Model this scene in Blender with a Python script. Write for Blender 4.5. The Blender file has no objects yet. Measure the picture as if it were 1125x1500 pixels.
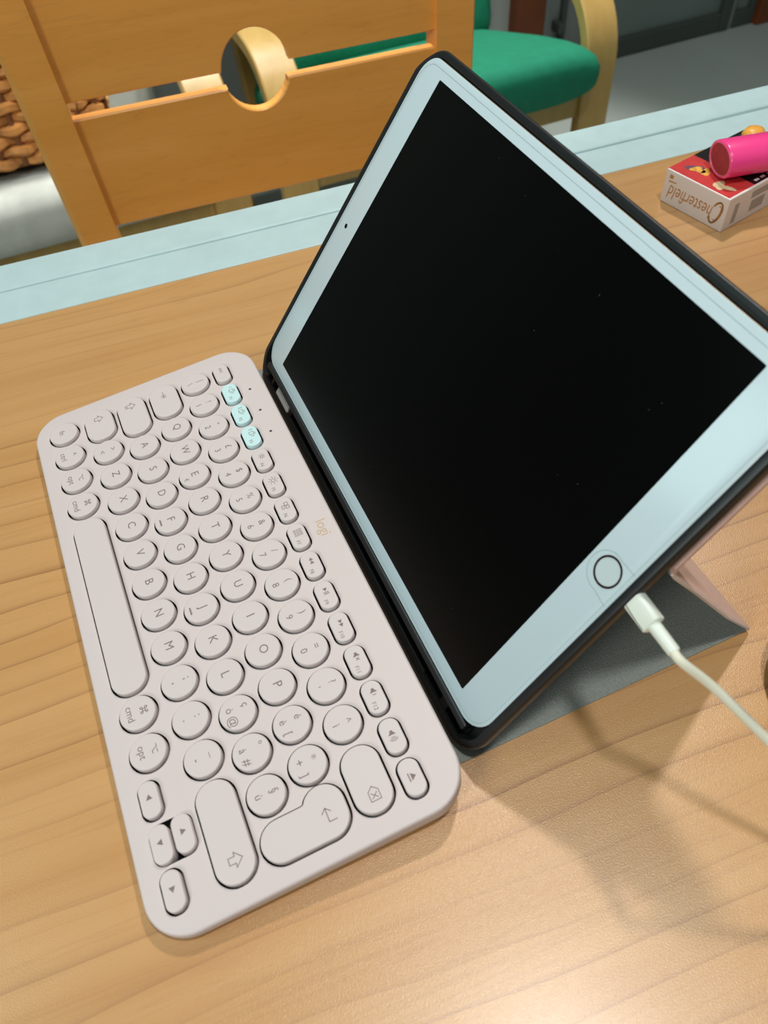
import bpy, bmesh, math, random
from mathutils import Matrix, Vector
random.seed(7)
SC = bpy.context.scene
COL = SC.collection
ZT = 741.8            # millimetres from the floor to the reference level z = 0 (just above the table top)
TT = -1.8             # table top in that frame

def P(x, y, z):       # millimetres (reference frame) -> metres (world)
    return Vector((x / 1000, y / 1000, (z + ZT) / 1000))

# ------------------------------------------------------------------ camera
cam_data = bpy.data.cameras.new('camera')
cam = bpy.data.objects.new('camera', cam_data); COL.objects.link(cam)
cam_data.sensor_fit = 'VERTICAL'; cam_data.sensor_height = 36.0; cam_data.lens = 36.0 * 1156.318 / 1500.0
cam_data.clip_start = 0.01; cam_data.clip_end = 50
R_ = Matrix(((0.40619, 0.71084, -0.57421), (0.91273, -0.34587, 0.21749), (-0.044, -0.61244, -0.78929)))
mw = Matrix.Identity(4)
for i in range(3):
    mw[i][0] = R_[i][0]; mw[i][1] = -R_[i][1]; mw[i][2] = -R_[i][2]
mw.translation = P(218.457, 3.554, 306.824)
cam.matrix_world = mw
cam_data.dof.use_dof = True; cam_data.dof.focus_distance = 0.40; cam_data.dof.aperture_fstop = 14.0
SC.camera = cam

# ------------------------------------------------------------------ light
SC.view_settings.view_transform = 'Standard'; SC.view_settings.look = 'None'
SC.view_settings.exposure = 0.06; SC.view_settings.gamma = 1.0; SC.view_settings.use_curve_mapping = False
world = bpy.data.worlds.new('room_ambience'); SC.world = world; world.use_nodes = True
world.node_tree.nodes['Background'].inputs[0].default_value = (0.80, 1.0, 1.0, 1)
world.node_tree.nodes['Background'].inputs[1].default_value = 0.10

def lamp(name, loc, target, size, power, col):
    d = bpy.data.lights.new(name, 'AREA'); d.shape = 'DISK'; d.size = size; d.energy = power; d.color = col
    o = bpy.data.objects.new(name, d); COL.objects.link(o); o.location = P(*loc)
    o.rotation_euler = (P(*target) - o.location).to_track_quat('-Z', 'Y').to_euler()
    return o
lamp('ceiling_downlight', (285, 255, 1600), (240, 200, 0), 0.15, 9.5, (1.0, 0.97, 0.93))
lamp('ceiling_downlight', (-823, 796, 1700), (-300, 300, 0), 0.12, 17.0, (1.0, 0.94, 0.87))
lamp('added_chair_fill', (800, -1500, 1150), (-500, 200, 0), 0.6, 15.0, (1.0, 0.96, 0.90))  # unseen fill added to brighten the front of the slatted chair
lamp('added_cool_fill', (-300, -1500, 1650), (0, 100, 0), 0.9, 10.0, (0.70, 1.0, 1.0))  # unseen cool fill added to brighten and tint the tablet front
# unseen narrow spot added to brighten the seats behind the table
sd = bpy.data.lights.new('added_seat_fill', 'SPOT'); sd.energy = 165; sd.spot_size = math.radians(54); sd.spot_blend = 0.35
sd.shadow_soft_size = 0.08; sd.color = (1.0, 0.96, 0.90)
so = bpy.data.objects.new('added_seat_fill', sd); COL.objects.link(so); so.location = P(-1500, 500, 1700)
so.rotation_euler = (P(-1150, 450, -400) - so.location).to_track_quat('-Z', 'Y').to_euler()

# ------------------------------------------------------------------ materials
MATS = {}
def lin(c):
    return tuple(((v / 255) / 12.92 if v / 255 <= 0.04045 else ((v / 255 + 0.055) / 1.055) ** 2.4) for v in c) + (1,)
def mat(name, rgb, rough=0.5, metal=0.0, spec=0.5, noise=0.0, scale=200.0, bump=0.0, bscale=1500.0, emit=None, trans=0.0, coat=0.0):
    m = bpy.data.materials.new(name); m.use_nodes = True
    nt = m.node_tree; b = nt.nodes['Principled BSDF']
    c = lin(rgb)
    b.inputs['Base Color'].default_value = c; b.inputs['Roughness'].default_value = rough
    b.inputs['Metallic'].default_value = metal; b.inputs['Specular IOR Level'].default_value = spec
    b.inputs['Coat Weight'].default_value = coat; b.inputs['Coat Roughness'].default_value = 0.1
    if trans: b.inputs['Transmission Weight'].default_value = trans
    tc = nt.nodes.new('ShaderNodeTexCoord')
    if noise:
        n = nt.nodes.new('ShaderNodeTexNoise'); n.inputs['Scale'].default_value = scale; n.inputs['Detail'].default_value = 4
        nt.links.new(tc.outputs['Object'], n.inputs['Vector'])
        r = nt.nodes.new('ShaderNodeValToRGB'); r.color_ramp.elements[0].position = 0.3; r.color_ramp.elements[1].position = 0.7
        r.color_ramp.elements[0].color = tuple(v * (1 - noise) for v in c[:3]) + (1,)
        r.color_ramp.elements[1].color = tuple(min(1, v * (1 + noise)) for v in c[:3]) + (1,)
        nt.links.new(n.outputs['Fac'], r.inputs['Fac']); nt.links.new(r.outputs['Color'], b.inputs['Base Color'])
    if bump:
        n = nt.nodes.new('ShaderNodeTexNoise'); n.inputs['Scale'].default_value = bscale; n.inputs['Detail'].default_value = 2
        nt.links.new(tc.outputs['Object'], n.inputs['Vector'])
        bp = nt.nodes.new('ShaderNodeBump'); bp.inputs['Strength'].default_value = bump; bp.inputs['Distance'].default_value = 0.0005
        nt.links.new(n.outputs['Fac'], bp.inputs['Height']); nt.links.new(bp.outputs['Normal'], b.inputs['Normal'])
    if emit:
        b.inputs['Emission Color'].default_value = lin(emit[0]); b.inputs['Emission Strength'].default_value = emit[1]
    MATS[name] = m
    return m

def wood(name, stops, stretch, rough=0.4, bump=0.0, bscale=900.0, nscale=1.0, line=0.25, linecol=(120, 80, 40), spec=0.5, rings=0.0):
    """grain runs along the axis with the small stretch value (object coordinates)"""
    m = bpy.data.materials.new(name); m.use_nodes = True; nt = m.node_tree; b = nt.nodes['Principled BSDF']
    b.inputs['Roughness'].default_value = rough; b.inputs['Specular IOR Level'].default_value = spec
    tc = nt.nodes.new('ShaderNodeTexCoord'); mp = nt.nodes.new('ShaderNodeMapping')
    mp.inputs['Scale'].default_value = stretch
    nt.links.new(tc.outputs['Object'], mp.inputs['Vector'])
    n1 = nt.nodes.new('ShaderNodeTexNoise'); n1.inputs['Scale'].default_value = 3.0 * nscale; n1.inputs['Detail'].default_value = 5; n1.inputs['Roughness'].default_value = 0.6
    n1.inputs['Distortion'].default_value = 0.4
    nt.links.new(mp.outputs[0], n1.inputs['Vector'])
    r = nt.nodes.new('ShaderNodeValToRGB')
    el = r.color_ramp.elements
    el[0].position = 0.3; el[0].color = lin(stops[0]); el[1].position = 0.7; el[1].color = lin(stops[-1])
    for k, s in enumerate(stops[1:-1]):
        e = el.new(0.3 + 0.4 * (k + 1) / (len(stops) - 1)); e.color = lin(s)
    nt.links.new(n1.outputs['Fac'], r.inputs['Fac'])
    # thin darker grain lines
    n2 = nt.nodes.new('ShaderNodeTexNoise'); n2.inputs['Scale'].default_value = 7.0 * nscale; n2.inputs['Detail'].default_value = 3
    n2.inputs['Distortion'].default_value = 0.3
    nt.links.new(mp.outputs[0], n2.inputs['Vector'])
    r2 = nt.nodes.new('ShaderNodeValToRGB'); e2 = r2.color_ramp.elements
    e2[0].position = 0.485; e2[0].color = (0, 0, 0, 1); e2[1].position = 0.5; e2[1].color = (1, 1, 1, 1)
    e3 = e2.new(0.525); e3.color = (0, 0, 0, 1)
    nt.links.new(n2.outputs['Fac'], r2.inputs['Fac'])
    n3 = nt.nodes.new('ShaderNodeTexNoise'); n3.inputs['Scale'].default_value = 1.3 * nscale
    nt.links.new(mp.outputs[0], n3.inputs['Vector'])
    mu = nt.nodes.new('ShaderNodeMath'); mu.operation = 'MULTIPLY'
    nt.links.new(r2.outputs['Color'], mu.inputs[0]); nt.links.new(n3.outputs['Fac'], mu.inputs[1])
    mu2 = nt.nodes.new('ShaderNodeMath'); mu2.operation = 'MULTIPLY'; mu2.inputs[1].default_value = line * 2
    nt.links.new(mu.outputs[0], mu2.inputs[0])
    mx = nt.nodes.new('ShaderNodeMixRGB'); mx.inputs[2].default_value = lin(linecol)
    nt.links.new(mu2.outputs[0], mx.inputs[0]); nt.links.new(r.outputs['Color'], mx.inputs[1])
    last = mx.outputs[0]
    if rings:
        m2 = nt.nodes.new('ShaderNodeMapping'); m2.inputs['Scale'].default_value = (1.0, 0.16, 1.0)
        nt.links.new(tc.outputs['Object'], m2.inputs['Vector'])
        wv = nt.nodes.new('ShaderNodeTexWave'); wv.wave_type = 'BANDS'; wv.bands_direction = 'X'; wv.wave_profile = 'SAW'
        wv.inputs['Scale'].default_value = 20.0; wv.inputs['Distortion'].default_value = 7.0; wv.inputs['Detail'].default_value = 3.0
        wv.inputs['Detail Scale'].default_value = 0.9; wv.inputs['Detail Roughness'].default_value = 0.45
        nt.links.new(m2.outputs[0], wv.inputs['Vector'])
        pw = nt.nodes.new('ShaderNodeMath'); pw.operation = 'POWER'; pw.inputs[1].default_value = 12.0
        nt.links.new(wv.outputs['Fac'], pw.inputs[0])
        n5 = nt.nodes.new('ShaderNodeTexNoise'); n5.inputs['Scale'].default_value = 14.0
        nt.links.new(m2.outputs[0], n5.inputs['Vector'])
        ms = nt.nodes.new('ShaderNodeMapRange'); ms.inputs['From Min'].default_value = 0.35; ms.inputs['From Max'].default_value = 0.65; ms.inputs['To Max'].default_value = rings
        nt.links.new(n5.outputs['Fac'], ms.inputs['Value'])
        m3 = nt.nodes.new('ShaderNodeMath'); m3.operation = 'MULTIPLY'
        nt.links.new(pw.outputs[0], m3.inputs[0]); nt.links.new(ms.outputs[0], m3.inputs[1])
        mx2 = nt.nodes.new('ShaderNodeMixRGB'); mx2.inputs[2].default_value = lin(linecol)
        nt.links.new(m3.outputs[0], mx2.inputs[0]); nt.links.new(last, mx2.inputs[1]); last = mx2.outputs[0]
    nt.links.new(last, b.inputs['Base Color'])
    if bump:
        n = nt.nodes.new('ShaderNodeTexNoise'); n.inputs['Scale'].default_value = bscale; n.inputs['Detail'].default_value = 2
        nt.links.new(tc.outputs['Object'], n.inputs['Vector'])
        bp = nt.nodes.new('ShaderNodeBump'); bp.inputs['Strength'].default_value = bump; bp.inputs['Distance'].default_value = 0.0006
        nt.links.new(n.outputs['Fac'], bp.inputs['Height']); nt.links.new(bp.outputs['Normal'], b.inputs['Normal'])
    MATS[name] = m
    return m

wood('table_wood', [(192, 142, 84), (199, 151, 94), (204, 157, 101)], (15.0, 0.5, 1.0), rough=0.3, bump=0.24, bscale=1900, line=0.12, linecol=(140, 92, 50), spec=0.8, rings=0.8)
tw = MATS['table_wood'].node_tree.nodes['Principled BSDF']
tw.inputs['Coat Weight'].default_value = 0.8; tw.inputs['Coat Roughness'].default_value = 0.27
wood('chair_wood', [(226, 156, 68), (232, 162, 75), (237, 168, 83)], (2.0, 1.2, 14.0), rough=0.38, line=0.1, linecol=(140, 90, 40))
wood('birch', [(178, 146, 82), (187, 155, 90), (194, 163, 98)], (8.0, 8.0, 2.0), rough=0.4, line=0.1, linecol=(160, 120, 70))
mat('edge_mint', (182, 208, 211), 0.4, noise=0.04, scale=60)
mat('edge_core', (60, 66, 60), 0.8)
mat('kb_body', (206, 195, 194), 0.48, bump=0.04, bscale=4000)
mat('kb_key', (208, 198, 197), 0.42)
mat('kb_key_cyan', (196, 228, 230), 0.4)
mat('kb_bed_gap_shade', (14, 11, 11), 0.9)
mat('kb_foot', (40, 40, 42), 0.8)
mat('legend', (126, 108, 106), 0.6)
mat('logo_gold', (196, 168, 140), 0.45)
mat('led_dark', (70, 62, 60), 0.5)
mat('tablet_gold', (226, 190, 150), 0.3, metal=1.0)
mat('tablet_white', (190, 210, 217), 0.2, spec=0.35)  # white glass with the tint of the cool light mixed into its colour
mat('tablet_screen', (3, 3, 3), 0.2, spec=0.3)
mat('home_disc', (192, 210, 214), 0.2)
mat('home_ring', (60, 40, 36), 0.3, metal=0.6)
mat('protector_line', (150, 170, 168), 0.4)
mat('dust', (110, 106, 100), 0.9)
mat('camera_dot', (15, 15, 20), 0.2)
mat('case_tpu', (20, 24, 26), 0.42, bump=0.1, bscale=2500)
mat('case_groove', (8, 10, 11), 0.6)
mat('case_insert', (214, 220, 216), 0.5)
mat('leather_grey', (140, 148, 143), 0.75, noise=0.12, scale=900, bump=0.6, bscale=1400)
mat('leather_pink', (212, 178, 166), 0.55, noise=0.05, scale=300, bump=0.3, bscale=1500)
mat('leather_edge', (224, 206, 198), 0.7)
mat('plug_white', (226, 236, 226), 0.35)
mat('cord_white', (224, 225, 206), 0.5)
mat('crack', (60, 66, 60), 0.8)
mat('pack_white', (240, 231, 229), 0.35)
mat('pack_red', (205, 62, 62), 0.35, noise=0.12, scale=150)
mat('pack_black', (22, 20, 20), 0.35)
mat('pack_gold', (196, 140, 78), 0.4)
mat('pack_yellow', (232, 170, 70), 0.5, noise=0.3, scale=300)
mat('pack_beige', (226, 204, 160), 0.5, noise=0.15, scale=250)
mat('pack_grey', (176, 168, 164), 0.5)
mat('pack_violet', (110, 70, 90), 0.5)
mat('lighter_pink', (250, 70, 145), 0.25, coat=0.3)
mat('lighter_base', (170, 50, 62), 0.45, noise=0.15, scale=300)
mat('lighter_rim', (238, 110, 140), 0.35)
mat('orange_bit', (236, 170, 70), 0.35)
mat('metal', (190, 190, 190), 0.3, metal=1.0)
mat('gloss_black', (8, 8, 9), 0.12)
mat('fabric_green', (10, 126, 95), 0.85, noise=0.08, scale=60, bump=0.3, bscale=1200)
mat('fabric_grey', (188, 194, 188), 0.9, noise=0.12, scale=25, bump=0.3, bscale=800)
mat('wicker', (196, 134, 70), 0.6, noise=0.35, scale=45)
mat('wicker_dark', (120, 74, 34), 0.7, noise=0.3, scale=45)
mat('floor_grey', (160, 170, 165), 0.55, noise=0.06, scale=3.0)
mat('wall_grey', (120, 128, 126), 0.7, noise=0.04, scale=5)
mat('frame_dark', (66, 74, 70), 0.5)
mat('frame_grey', (120, 128, 126), 0.45)
mat('pane', (112, 126, 122), 0.22, noise=0.08, scale=4)
mat('post_brown', (112, 56, 18), 0.5, noise=0.15, scale=20)
mat('panel_light', (170, 178, 176), 0.6)

# ------------------------------------------------------------------ mesh helpers (all in millimetres)
class MB:
    def __init__(self):
        self.v = []; self.f = []
    def add(self, verts, faces):
        o = len(self.v); self.v += [tuple(p) for p in verts]; self.f += [tuple(i + o for i in q) for q in faces]; return self
    def box(self, x0, x1, y0, y1, z0, z1, bev=0.0):
        bm = bmesh.new(); bmesh.ops.create_cube(bm, size=1)
        for w in bm.verts:
            w.co = Vector(((x0 + x1) / 2 + w.co.x * (x1 - x0), (y0 + y1) / 2 + w.co.y * (y1 - y0), (z0 + z1) / 2 + w.co.z * (z1 - z0)))
        if bev: bmesh.ops.bevel(bm, geom=bm.edges[:], offset=bev, segments=2, profile=0.5, affect='EDGES')
        bm.verts.index_update()
        self.add([w.co[:] for w in bm.verts], [[w.index for w in q.verts] for q in bm.faces]); bm.free(); return self
    def loft(self, rings, cap0=True, cap1=True, closed=True):
        n = len(rings[0]); vs = [p for r in rings for p in r]; fs = []
        for k in range(len(rings) - 1):
            for i in range(n if closed else n - 1):
                j = (i + 1) % n; fs.append((k * n + i, k * n + j, (k + 1) * n + j, (k + 1) * n + i))
        if cap0: fs.append(tuple(reversed(range(n))))
        if cap1: fs.append(tuple((len(rings) - 1) * n + i for i in range(n)))
        return self.add(vs, fs)
    def tube(self, pts, r, seg=10, cap=True, squash=1.0):
        pts = [Vector(p) for p in pts]; rings = []
        prev = None
        for i, p in enumerate(pts):
            t = (pts[min(i + 1, len(pts) - 1)] - pts[max(i - 1, 0)]).normalized()
            if prev is None:
                a = Vector((0, 0, 1)) if abs(t.z) < 0.9 else Vector((1, 0, 0))
                u = (a - t * a.dot(t)).normalized()
            else:
                u = (prev - t * prev.dot(t)).normalized()
            prev = u; w = t.cross(u)
            rr = r[i] if isinstance(r, (list, tuple)) else r
            rings.append([p + u * (rr * squash * math.cos(2 * math.pi * k / seg)) + w * (rr * math.sin(2 * math.pi * k / seg)) for k in range(seg)])
        return self.loft(rings, cap, cap)
    def sweep_rect(self, path, wdir, w, th, cap=True):
        """flat lamella following path, width w along wdir, thickness th"""
        path = [Vector(p) for p in path]; wd = Vector(wdir).normalized(); rings = []
        for i, p in enumerate(path):
            t = (path[min(i + 1, len(path) - 1)] - path[max(i - 1, 0)]).normalized(); n = t.cross(wd).normalized()
            c = 2.5
            pr = [(-w / 2 + c, -th / 2), (w / 2 - c, -th / 2), (w / 2, -th / 2 + c), (w / 2, th / 2 - c), (w / 2 - c, th / 2), (-w / 2 + c, th / 2), (-w / 2, th / 2 - c), (-w / 2, -th / 2 + c)]
            rings.append([p + wd * a + n * b for a, b in pr])
        return self.loft(rings, cap, cap)
    def stroke(self, pts, w, closed=False, z=0.0):
        q = list(pts) + ([pts[0]] if closed else [])
        for (x0, y0), (x1, y1) in zip(q, q[1:]):
            d = math.hypot(x1 - x0, y1 - y0) or 1; ex, ey = (x1 - x0) / d * w / 2, (y1 - y0) / d * w / 2
            self.add([(x0 - ex + ey, y0 - ey - ex, z), (x1 + ex + ey, y1 + ey - ex, z), (x1 + ex - ey, y1 + ey + ex, z), (x0 - ex - ey, y0 - ey + ex, z)], [(0, 1, 2, 3)])
        return self
    def poly(self, pts, z=0.0):
        return self.add([(x, y, z) for x, y in pts], [tuple(range(len(pts)))])
    def xf(self, fn):
        self.v = [tuple(fn(Vector(p))) for p in self.v]; return self
    def mesh(self, name, m, off=(0, 0, 0), smooth=False, weld=False):
        me = bpy.data.meshes.new(name)
        me.from_pydata([((p[0] + off[0]) / 1000, (p[1] + off[1]) / 1000, (p[2] + off[2]) / 1000) for p in self.v], [], self.f)
        bm = bmesh.new(); bm.from_mesh(me)
        if weld: bmesh.ops.remove_doubles(bm, verts=bm.verts, dist=1e-6)
        bmesh.ops.recalc_face_normals(bm, faces=bm.faces)
        if smooth:
            for q in bm.faces: q.smooth = True
            for e in bm.edges:
                if len(e.link_faces) == 2 and e.calc_face_angle(0) > math.radians(smooth if smooth is not True else 40): e.smooth = False
        bm.to_mesh(me); bm.free(); me.materials.append(MATS[m]); return me
    def build(self, name, m, parent=None, off=(0, 0, 0), smooth=False, weld=False):
        return link(name, self.mesh(name, m, off, smooth, weld), parent)

def link(name, me, parent=None):
    o = bpy.data.objects.new(name, me); COL.objects.link(o)
    if parent: o.parent = parent
    return o
def thing(name, loc, label, cat, rot=None, group=None):
    o = bpy.data.objects.new(name, None); COL.objects.link(o); o.empty_display_size = 0.02
    m = (rot.to_4x4() if rot else Matrix.Identity(4)); m.translation = P(*loc); o.matrix_world = m
    o['label'] = label; o['category'] = cat
    if group: o['group'] = group
    return o
def struct(o, label):
    o['kind'] = 'structure'; o['label'] = label; return o

def rrect(x0, x1, y0, y1, r, seg=8):
    pts = []
    for cx, cy, a0 in ((x1 - r, y1 - r, 0), (x0 + r, y1 - r, 90), (x0 + r, y0 + r, 180), (x1 - r, y0 + r, 270)):
        for k in range(seg + 1):
            a = math.radians(a0 + 90 * k / seg); pts.append((cx + r * math.cos(a), cy + r * math.sin(a)))
    return pts
def ring(pts, z):
    return [(x, y, z) for x, y in pts]
def inset(pts, d):
    """offset a counter-clockwise polygon inwards by d"""
    n = len(pts); out = []
    for i in range(n):
        a, b, c = pts[i - 1], pts[i], pts[(i + 1) % n]
        e1 = Vector((b[0] - a[0], b[1] - a[1])); e2 = Vector((c[0] - b[0], c[1] - b[1]))
        if e1.length < 1e-6: e1 = e2
        if e2.length < 1e-6: e2 = e1
        e1.normalize(); e2.normalize()
        n1 = Vector((-e1.y, e1.x)); n2 = Vector((-e2.y, e2.x)); m = n1 + n2
        m = m / max(0.3, (1 + n1.dot(n2)))
        out.append((b[0] + m.x * d, b[1] + m.y * d))
    return out

# text -> flat mesh data (mm), centred
TXT = {}
def text_verts(s, size, shear=0.0):
    key = (s, shear)
    if key not in TXT:
        c = bpy.data.curves.new('t', 'FONT'); c.body = s; c.size = 1.0; c.resolution_u = 3; c.shear = shear
        o = bpy.data.objects.new('t', c); COL.objects.link(o)
        dg = bpy.context.evaluated_depsgraph_get(); dg.update()
        me = bpy.data.meshes.new_from_object(o.evaluated_get(dg))
        vs = [w.co[:] for w in me.vertices]; fs = [tuple(p.vertices) for p in me.polygons]
        bpy.data.objects.remove(o); bpy.data.meshes.remove(me); bpy.data.curves.remove(c)
        if vs:
            xs = [w[0] for w in vs]; ys = [w[1] for w in vs]
            cx, cy = (min(xs) + max(xs)) / 2, (min(ys) + max(ys)) / 2
            TXT[key] = ([(w[0] - cx, w[1] - cy) for w in vs], fs, max(xs) - min(xs), max(ys) - min(ys))
        else: TXT[key] = ([], [], 1, 1)
    return TXT[key]
def put_text(mb, s, x, y, z, size, shear=0.0):
    vs, fs, w, h = text_verts(s, size, shear)
    return mb.add([(x + p[0] * size * 1.06, y + p[1] * size * 1.06, z) for p in vs], fs)

# ================================================================== SETTING
FZ = -ZT
g = MB().box(-3200, 2200, -2600, 3600, FZ - 60, FZ)
struct(g.build('floor', 'floor_grey'), 'plain grey floor behind the table').location = P(0, 0, 0)
WX = -1800
wb = struct(MB().box(WX - 120, WX, -2600, 1165, FZ, 1760).build('wall_back', 'wall_grey'), 'grey wall behind the armchairs')
wb.location = P(0, 0, 0)
wb2 = MB().box(WX - 120, WX - 10, 1165, 1232, FZ, 1760).build('light_panel', 'panel_light', wb)
MB().box(WX - 120, WX - 10, 2230, 3600, FZ, 1760).build('wall_section', 'wall_grey', wb)
wl = struct(MB().box(-3200, 2200, -2720, -2600, FZ, 1760).build('wall_left', 'wall_grey'), 'grey side wall out of view'); wl.location = P(0, 0, 0)
def trim(name, y0, y1, z1=1760, d=30, m='post_brown', label=''):
    o = MB().box(WX - 90, WX + d, y0, y1, FZ, z1, 3).build(name, m); o.location = P(0, 0, 0); return struct(o, label)
trim('trim_1', 1232, 1322, label='brown wooden door post behind the green armchair')
trim('trim_2', 2088, 2200, label='brown wooden post at the top right corner')
# glazed grey partition right of the brown post
d1 = struct(MB().box(WX - 40, WX + 12, 1480, 1520, FZ, 1500, 3).build('door_1', 'frame_dark'), 'grey glazed door panel with dark bottom rail'); d1.location = P(0, 0, 0)
MB().box(WX - 38, WX + 12, 1520, 1960, FZ + 2, FZ + 52, 3).build('bottom_rail', 'frame_dark', d1)
MB().box(WX - 38, WX + 12, 1520, 1960, 1450, 1500, 3).build('top_rail', 'frame_dark', d1)
MB().box(WX - 18, WX - 8, 1520, 1960, FZ + 52, 1450).build('pane', 'pane', d1)
MB().box(WX - 38, WX + 14, 1960, 1992, FZ, 1500, 3).build('stile', 'frame_dark', d1)
w1 = struct(MB().box(WX - 30, WX + 8, 1322, 1350, FZ, 1500, 3).build('window_1', 'frame_grey'), 'narrow grey framed side panel beside the brown post'); w1.location = P(0, 0, 0)
MB().box(WX - 20, WX - 10, 1350, 1480, FZ, 1500).build('pane', 'wall_grey', w1)
MB().box(WX - 20, WX + 6, 1392, 1408, FZ, 1500, 2).build('mullion', 'frame_dark', w1)
MB().box(WX - 18, WX + 30, 1370, 1392, FZ + 115, FZ + 140, 3).build('latch', 'frame_dark', w1)
MB().box(WX - 20, WX + 4, 1408, 1480, FZ, FZ + 50, 2).build('bottom_rail', 'frame_dark', w1)
w2 = struct(MB().box(WX - 30, WX + 8, 1992, 2010, FZ, 1500, 3).build('window_2', 'frame_grey'), 'grey framed glass strip near the right brown post'); w2.location = P(0, 0, 0)
MB().box(WX - 20, WX - 10, 2010, 2070, FZ, 1500).build('pane', 'pane', w2)
MB().box(WX - 20, WX + 10, 2070, 2088, FZ, 1500, 3).build('stile', 'frame_dark', w2)
MB().box(WX - 20, WX + 10, 2010, 2070, FZ, FZ + 45, 3).build('bottom_rail', 'frame_dark', w2)

# ================================================================== TABLE
TA = math.radians(3.9)
RT = Matrix.Rotation(-TA, 3, 'Z')
table = thing('table', (-234, 143, FZ), 'light wood laminate table with a pale mint edge along its far side', 'table', RT)
TZ = TT + ZT          # table top height above the floor
# local: x=0 is the wood/strip joint, +x towards the camera, y along the edge
MB().box(0, 860, -900, 1000, TZ - 28, TZ, 0.6).build('table_top', 'table_wood', table)
MB().box(-33.2, -0.15, -900, 1000, TZ - 28, TZ + 0.15, 0.8).build('edge_strip', 'edge_mint', table)
MB().add([(-40.0, -900, TZ - 9), (-33.0, -900, TZ - 9), (-33.0, 1000, TZ - 9), (-44, 1000, TZ - 9)], [(0, 1, 2, 3)]).build('groove', 'edge_core', table)
# outer rail with a groove that widens towards the right
pr = []
for y, gx in ((-900, -34.6), (150, -35.6), (600, -38.5), (1000, -41.0)):
    ox = -66.0
    pr.append([(ox, y, TZ - 26), (gx, y, TZ - 26), (gx, y, TZ - 2.4), (gx - 0.8, y, TZ - 0.9), (gx - 2.2, y, TZ - 0.1), (ox + 1.2, y, TZ - 0.1), (ox, y, TZ - 1.2)])
MB().loft(pr).build('outer_rail', 'edge_mint', table)
MB().box(20, 840, -860, 960, TZ - 90, TZ - 28.2, 2).build('apron', 'edge_mint', table)
for lx in (40, 790):
    for ly in (-840, 890):
        MB().box(lx, lx + 50, ly, ly + 50, 0, TZ - 28.2, 3).build('leg', 'edge_mint', table)

# ================================================================== KEYBOARD
AL = math.radians(4.5); SA, CA = math.sin(AL), math.cos(AL)
hd = 15 - 62 * SA - TT
kb = thing('keyboard', (0, 0, TT), 'pale pink compact wireless keyboard with round keys lying in front of the tablet', 'keyboard', Matrix.Rotation(AL, 3, 'X'))
KO = (0, hd * SA, hd * CA)      # keyboard deck frame -> local offset
ROWY = dict(f=43.0, n=27.5, q=9.3, a=-8.9, z=-27.1, s=-46.3)
keys = []     # (shape, x, y, extra, material, legend list)
def circ(x, y, m='kb_key', L=()): keys.append(('c', x, y, None, m, L))
def caps(x0, x1, y, h=15.1, m='kb_key', L=()): keys.append(('p', (x0 + x1) / 2, y, (x1 - x0, h), m, L))
PX = 17.895
two = lambda a, b, sz=3.9: [('t', a, 0.0, 2.9, sz), ('t', b, 0.0, -2.7, sz)]
num = [('|', '\\'), ('!', '1'), ('"', '2'), ('£', '3'), ('$', '4'), ('%', '5'), ('&', '6'), ('/', '7'), ('(', '8'), (')', '9'), ('=', '0'), ('?', "'"), ('^', 'ì')]
for i, (a, b) in enumerate(num): circ(-121.23 + PX * i, ROWY['n'], L=two(a, b, 4.2))
caps(104.2, 130.8, ROWY['n'], L=[('i', 'delete', 6.5, 0.3, 1)])
caps(-129.2, -104.3, ROWY['q'], L=[('i', 'tab', -4.5, 0.2, 1)])
for i, ch in enumerate('QWERTYUIOP'):
    L = [('t', ch, 0, 0.6, 5.2)]
    if ch == 'E': L.append(('t', '€', 2.0, -4.2, 3.0))
    circ(-94.39 + PX * i, ROWY['q'], L=L)
circ(-94.39 + PX * 10, ROWY['q'], L=[('t', 'é', -1.6, 3.2, 4.2), ('t', 'è', -1.6, -3.0, 4.2), ('t', '[', 3.6, -2.8, 4.2)])
circ(-94.39 + PX * 11, ROWY['q'], L=[('t', '*', -1.6, 3.2, 4.6), ('t', '+', -1.6, -2.6, 4.6), ('t', ']', 3.6, -2.8, 4.2)])
caps(-129.2, -100.6, ROWY['a'], L=[('i', 'caps', -7.5, 0, 1)])
for i, ch in enumerate('ASDFGHJKL'):
    L = [('t', ch, 0, 0.6, 5.2)]
    if ch in 'FJ': L.append(('i', 'bump', 0, -4.6, 1))
    circ(-90.77 + PX * i, ROWY['a'], L=L)
circ(-90.77 + PX * 9, ROWY['a'], L=[('t', 'ç', -1.8, 3.2, 4.2), ('t', 'ò', -1.8, -2.8, 4.2), ('t', '@', 3.2, -3.0, 4.6)])
circ(-90.77 + PX * 10, ROWY['a'], L=[('t', '°', -2.0, 4.4, 5.0), ('t', 'à', -1.6, -3.0, 4.2), ('t', '#', 3.4, -3.0, 4.6)])
circ(-90.77 + PX * 11, ROWY['a'], L=[('t', '§', 0, 3.0, 4.2), ('t', 'ù', 0, -2.9, 4.2)])
caps(-129.2, -106.4, ROWY['z'], L=[('i', 'shift', -4.5, 0, 1)])
circ(-97.0, ROWY['z'], L=two('>', '<', 4.2))
for i, ch in enumerate('ZXCVBNM'): circ(-97.0 + PX * (i + 1), ROWY['z'], L=[('t', ch, 0, 0.6, 5.2)])
for i, (a, b) in enumerate(((';', ','), (':', '.'), ('_', '-'))): circ(-97.0 + PX * (8 + i), ROWY['z'], L=two(a, b, 4.6))
caps(91.8, 131.4, ROWY['z'], L=[('i', 'shift', 11.5, 0.3, 1.15)])
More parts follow.
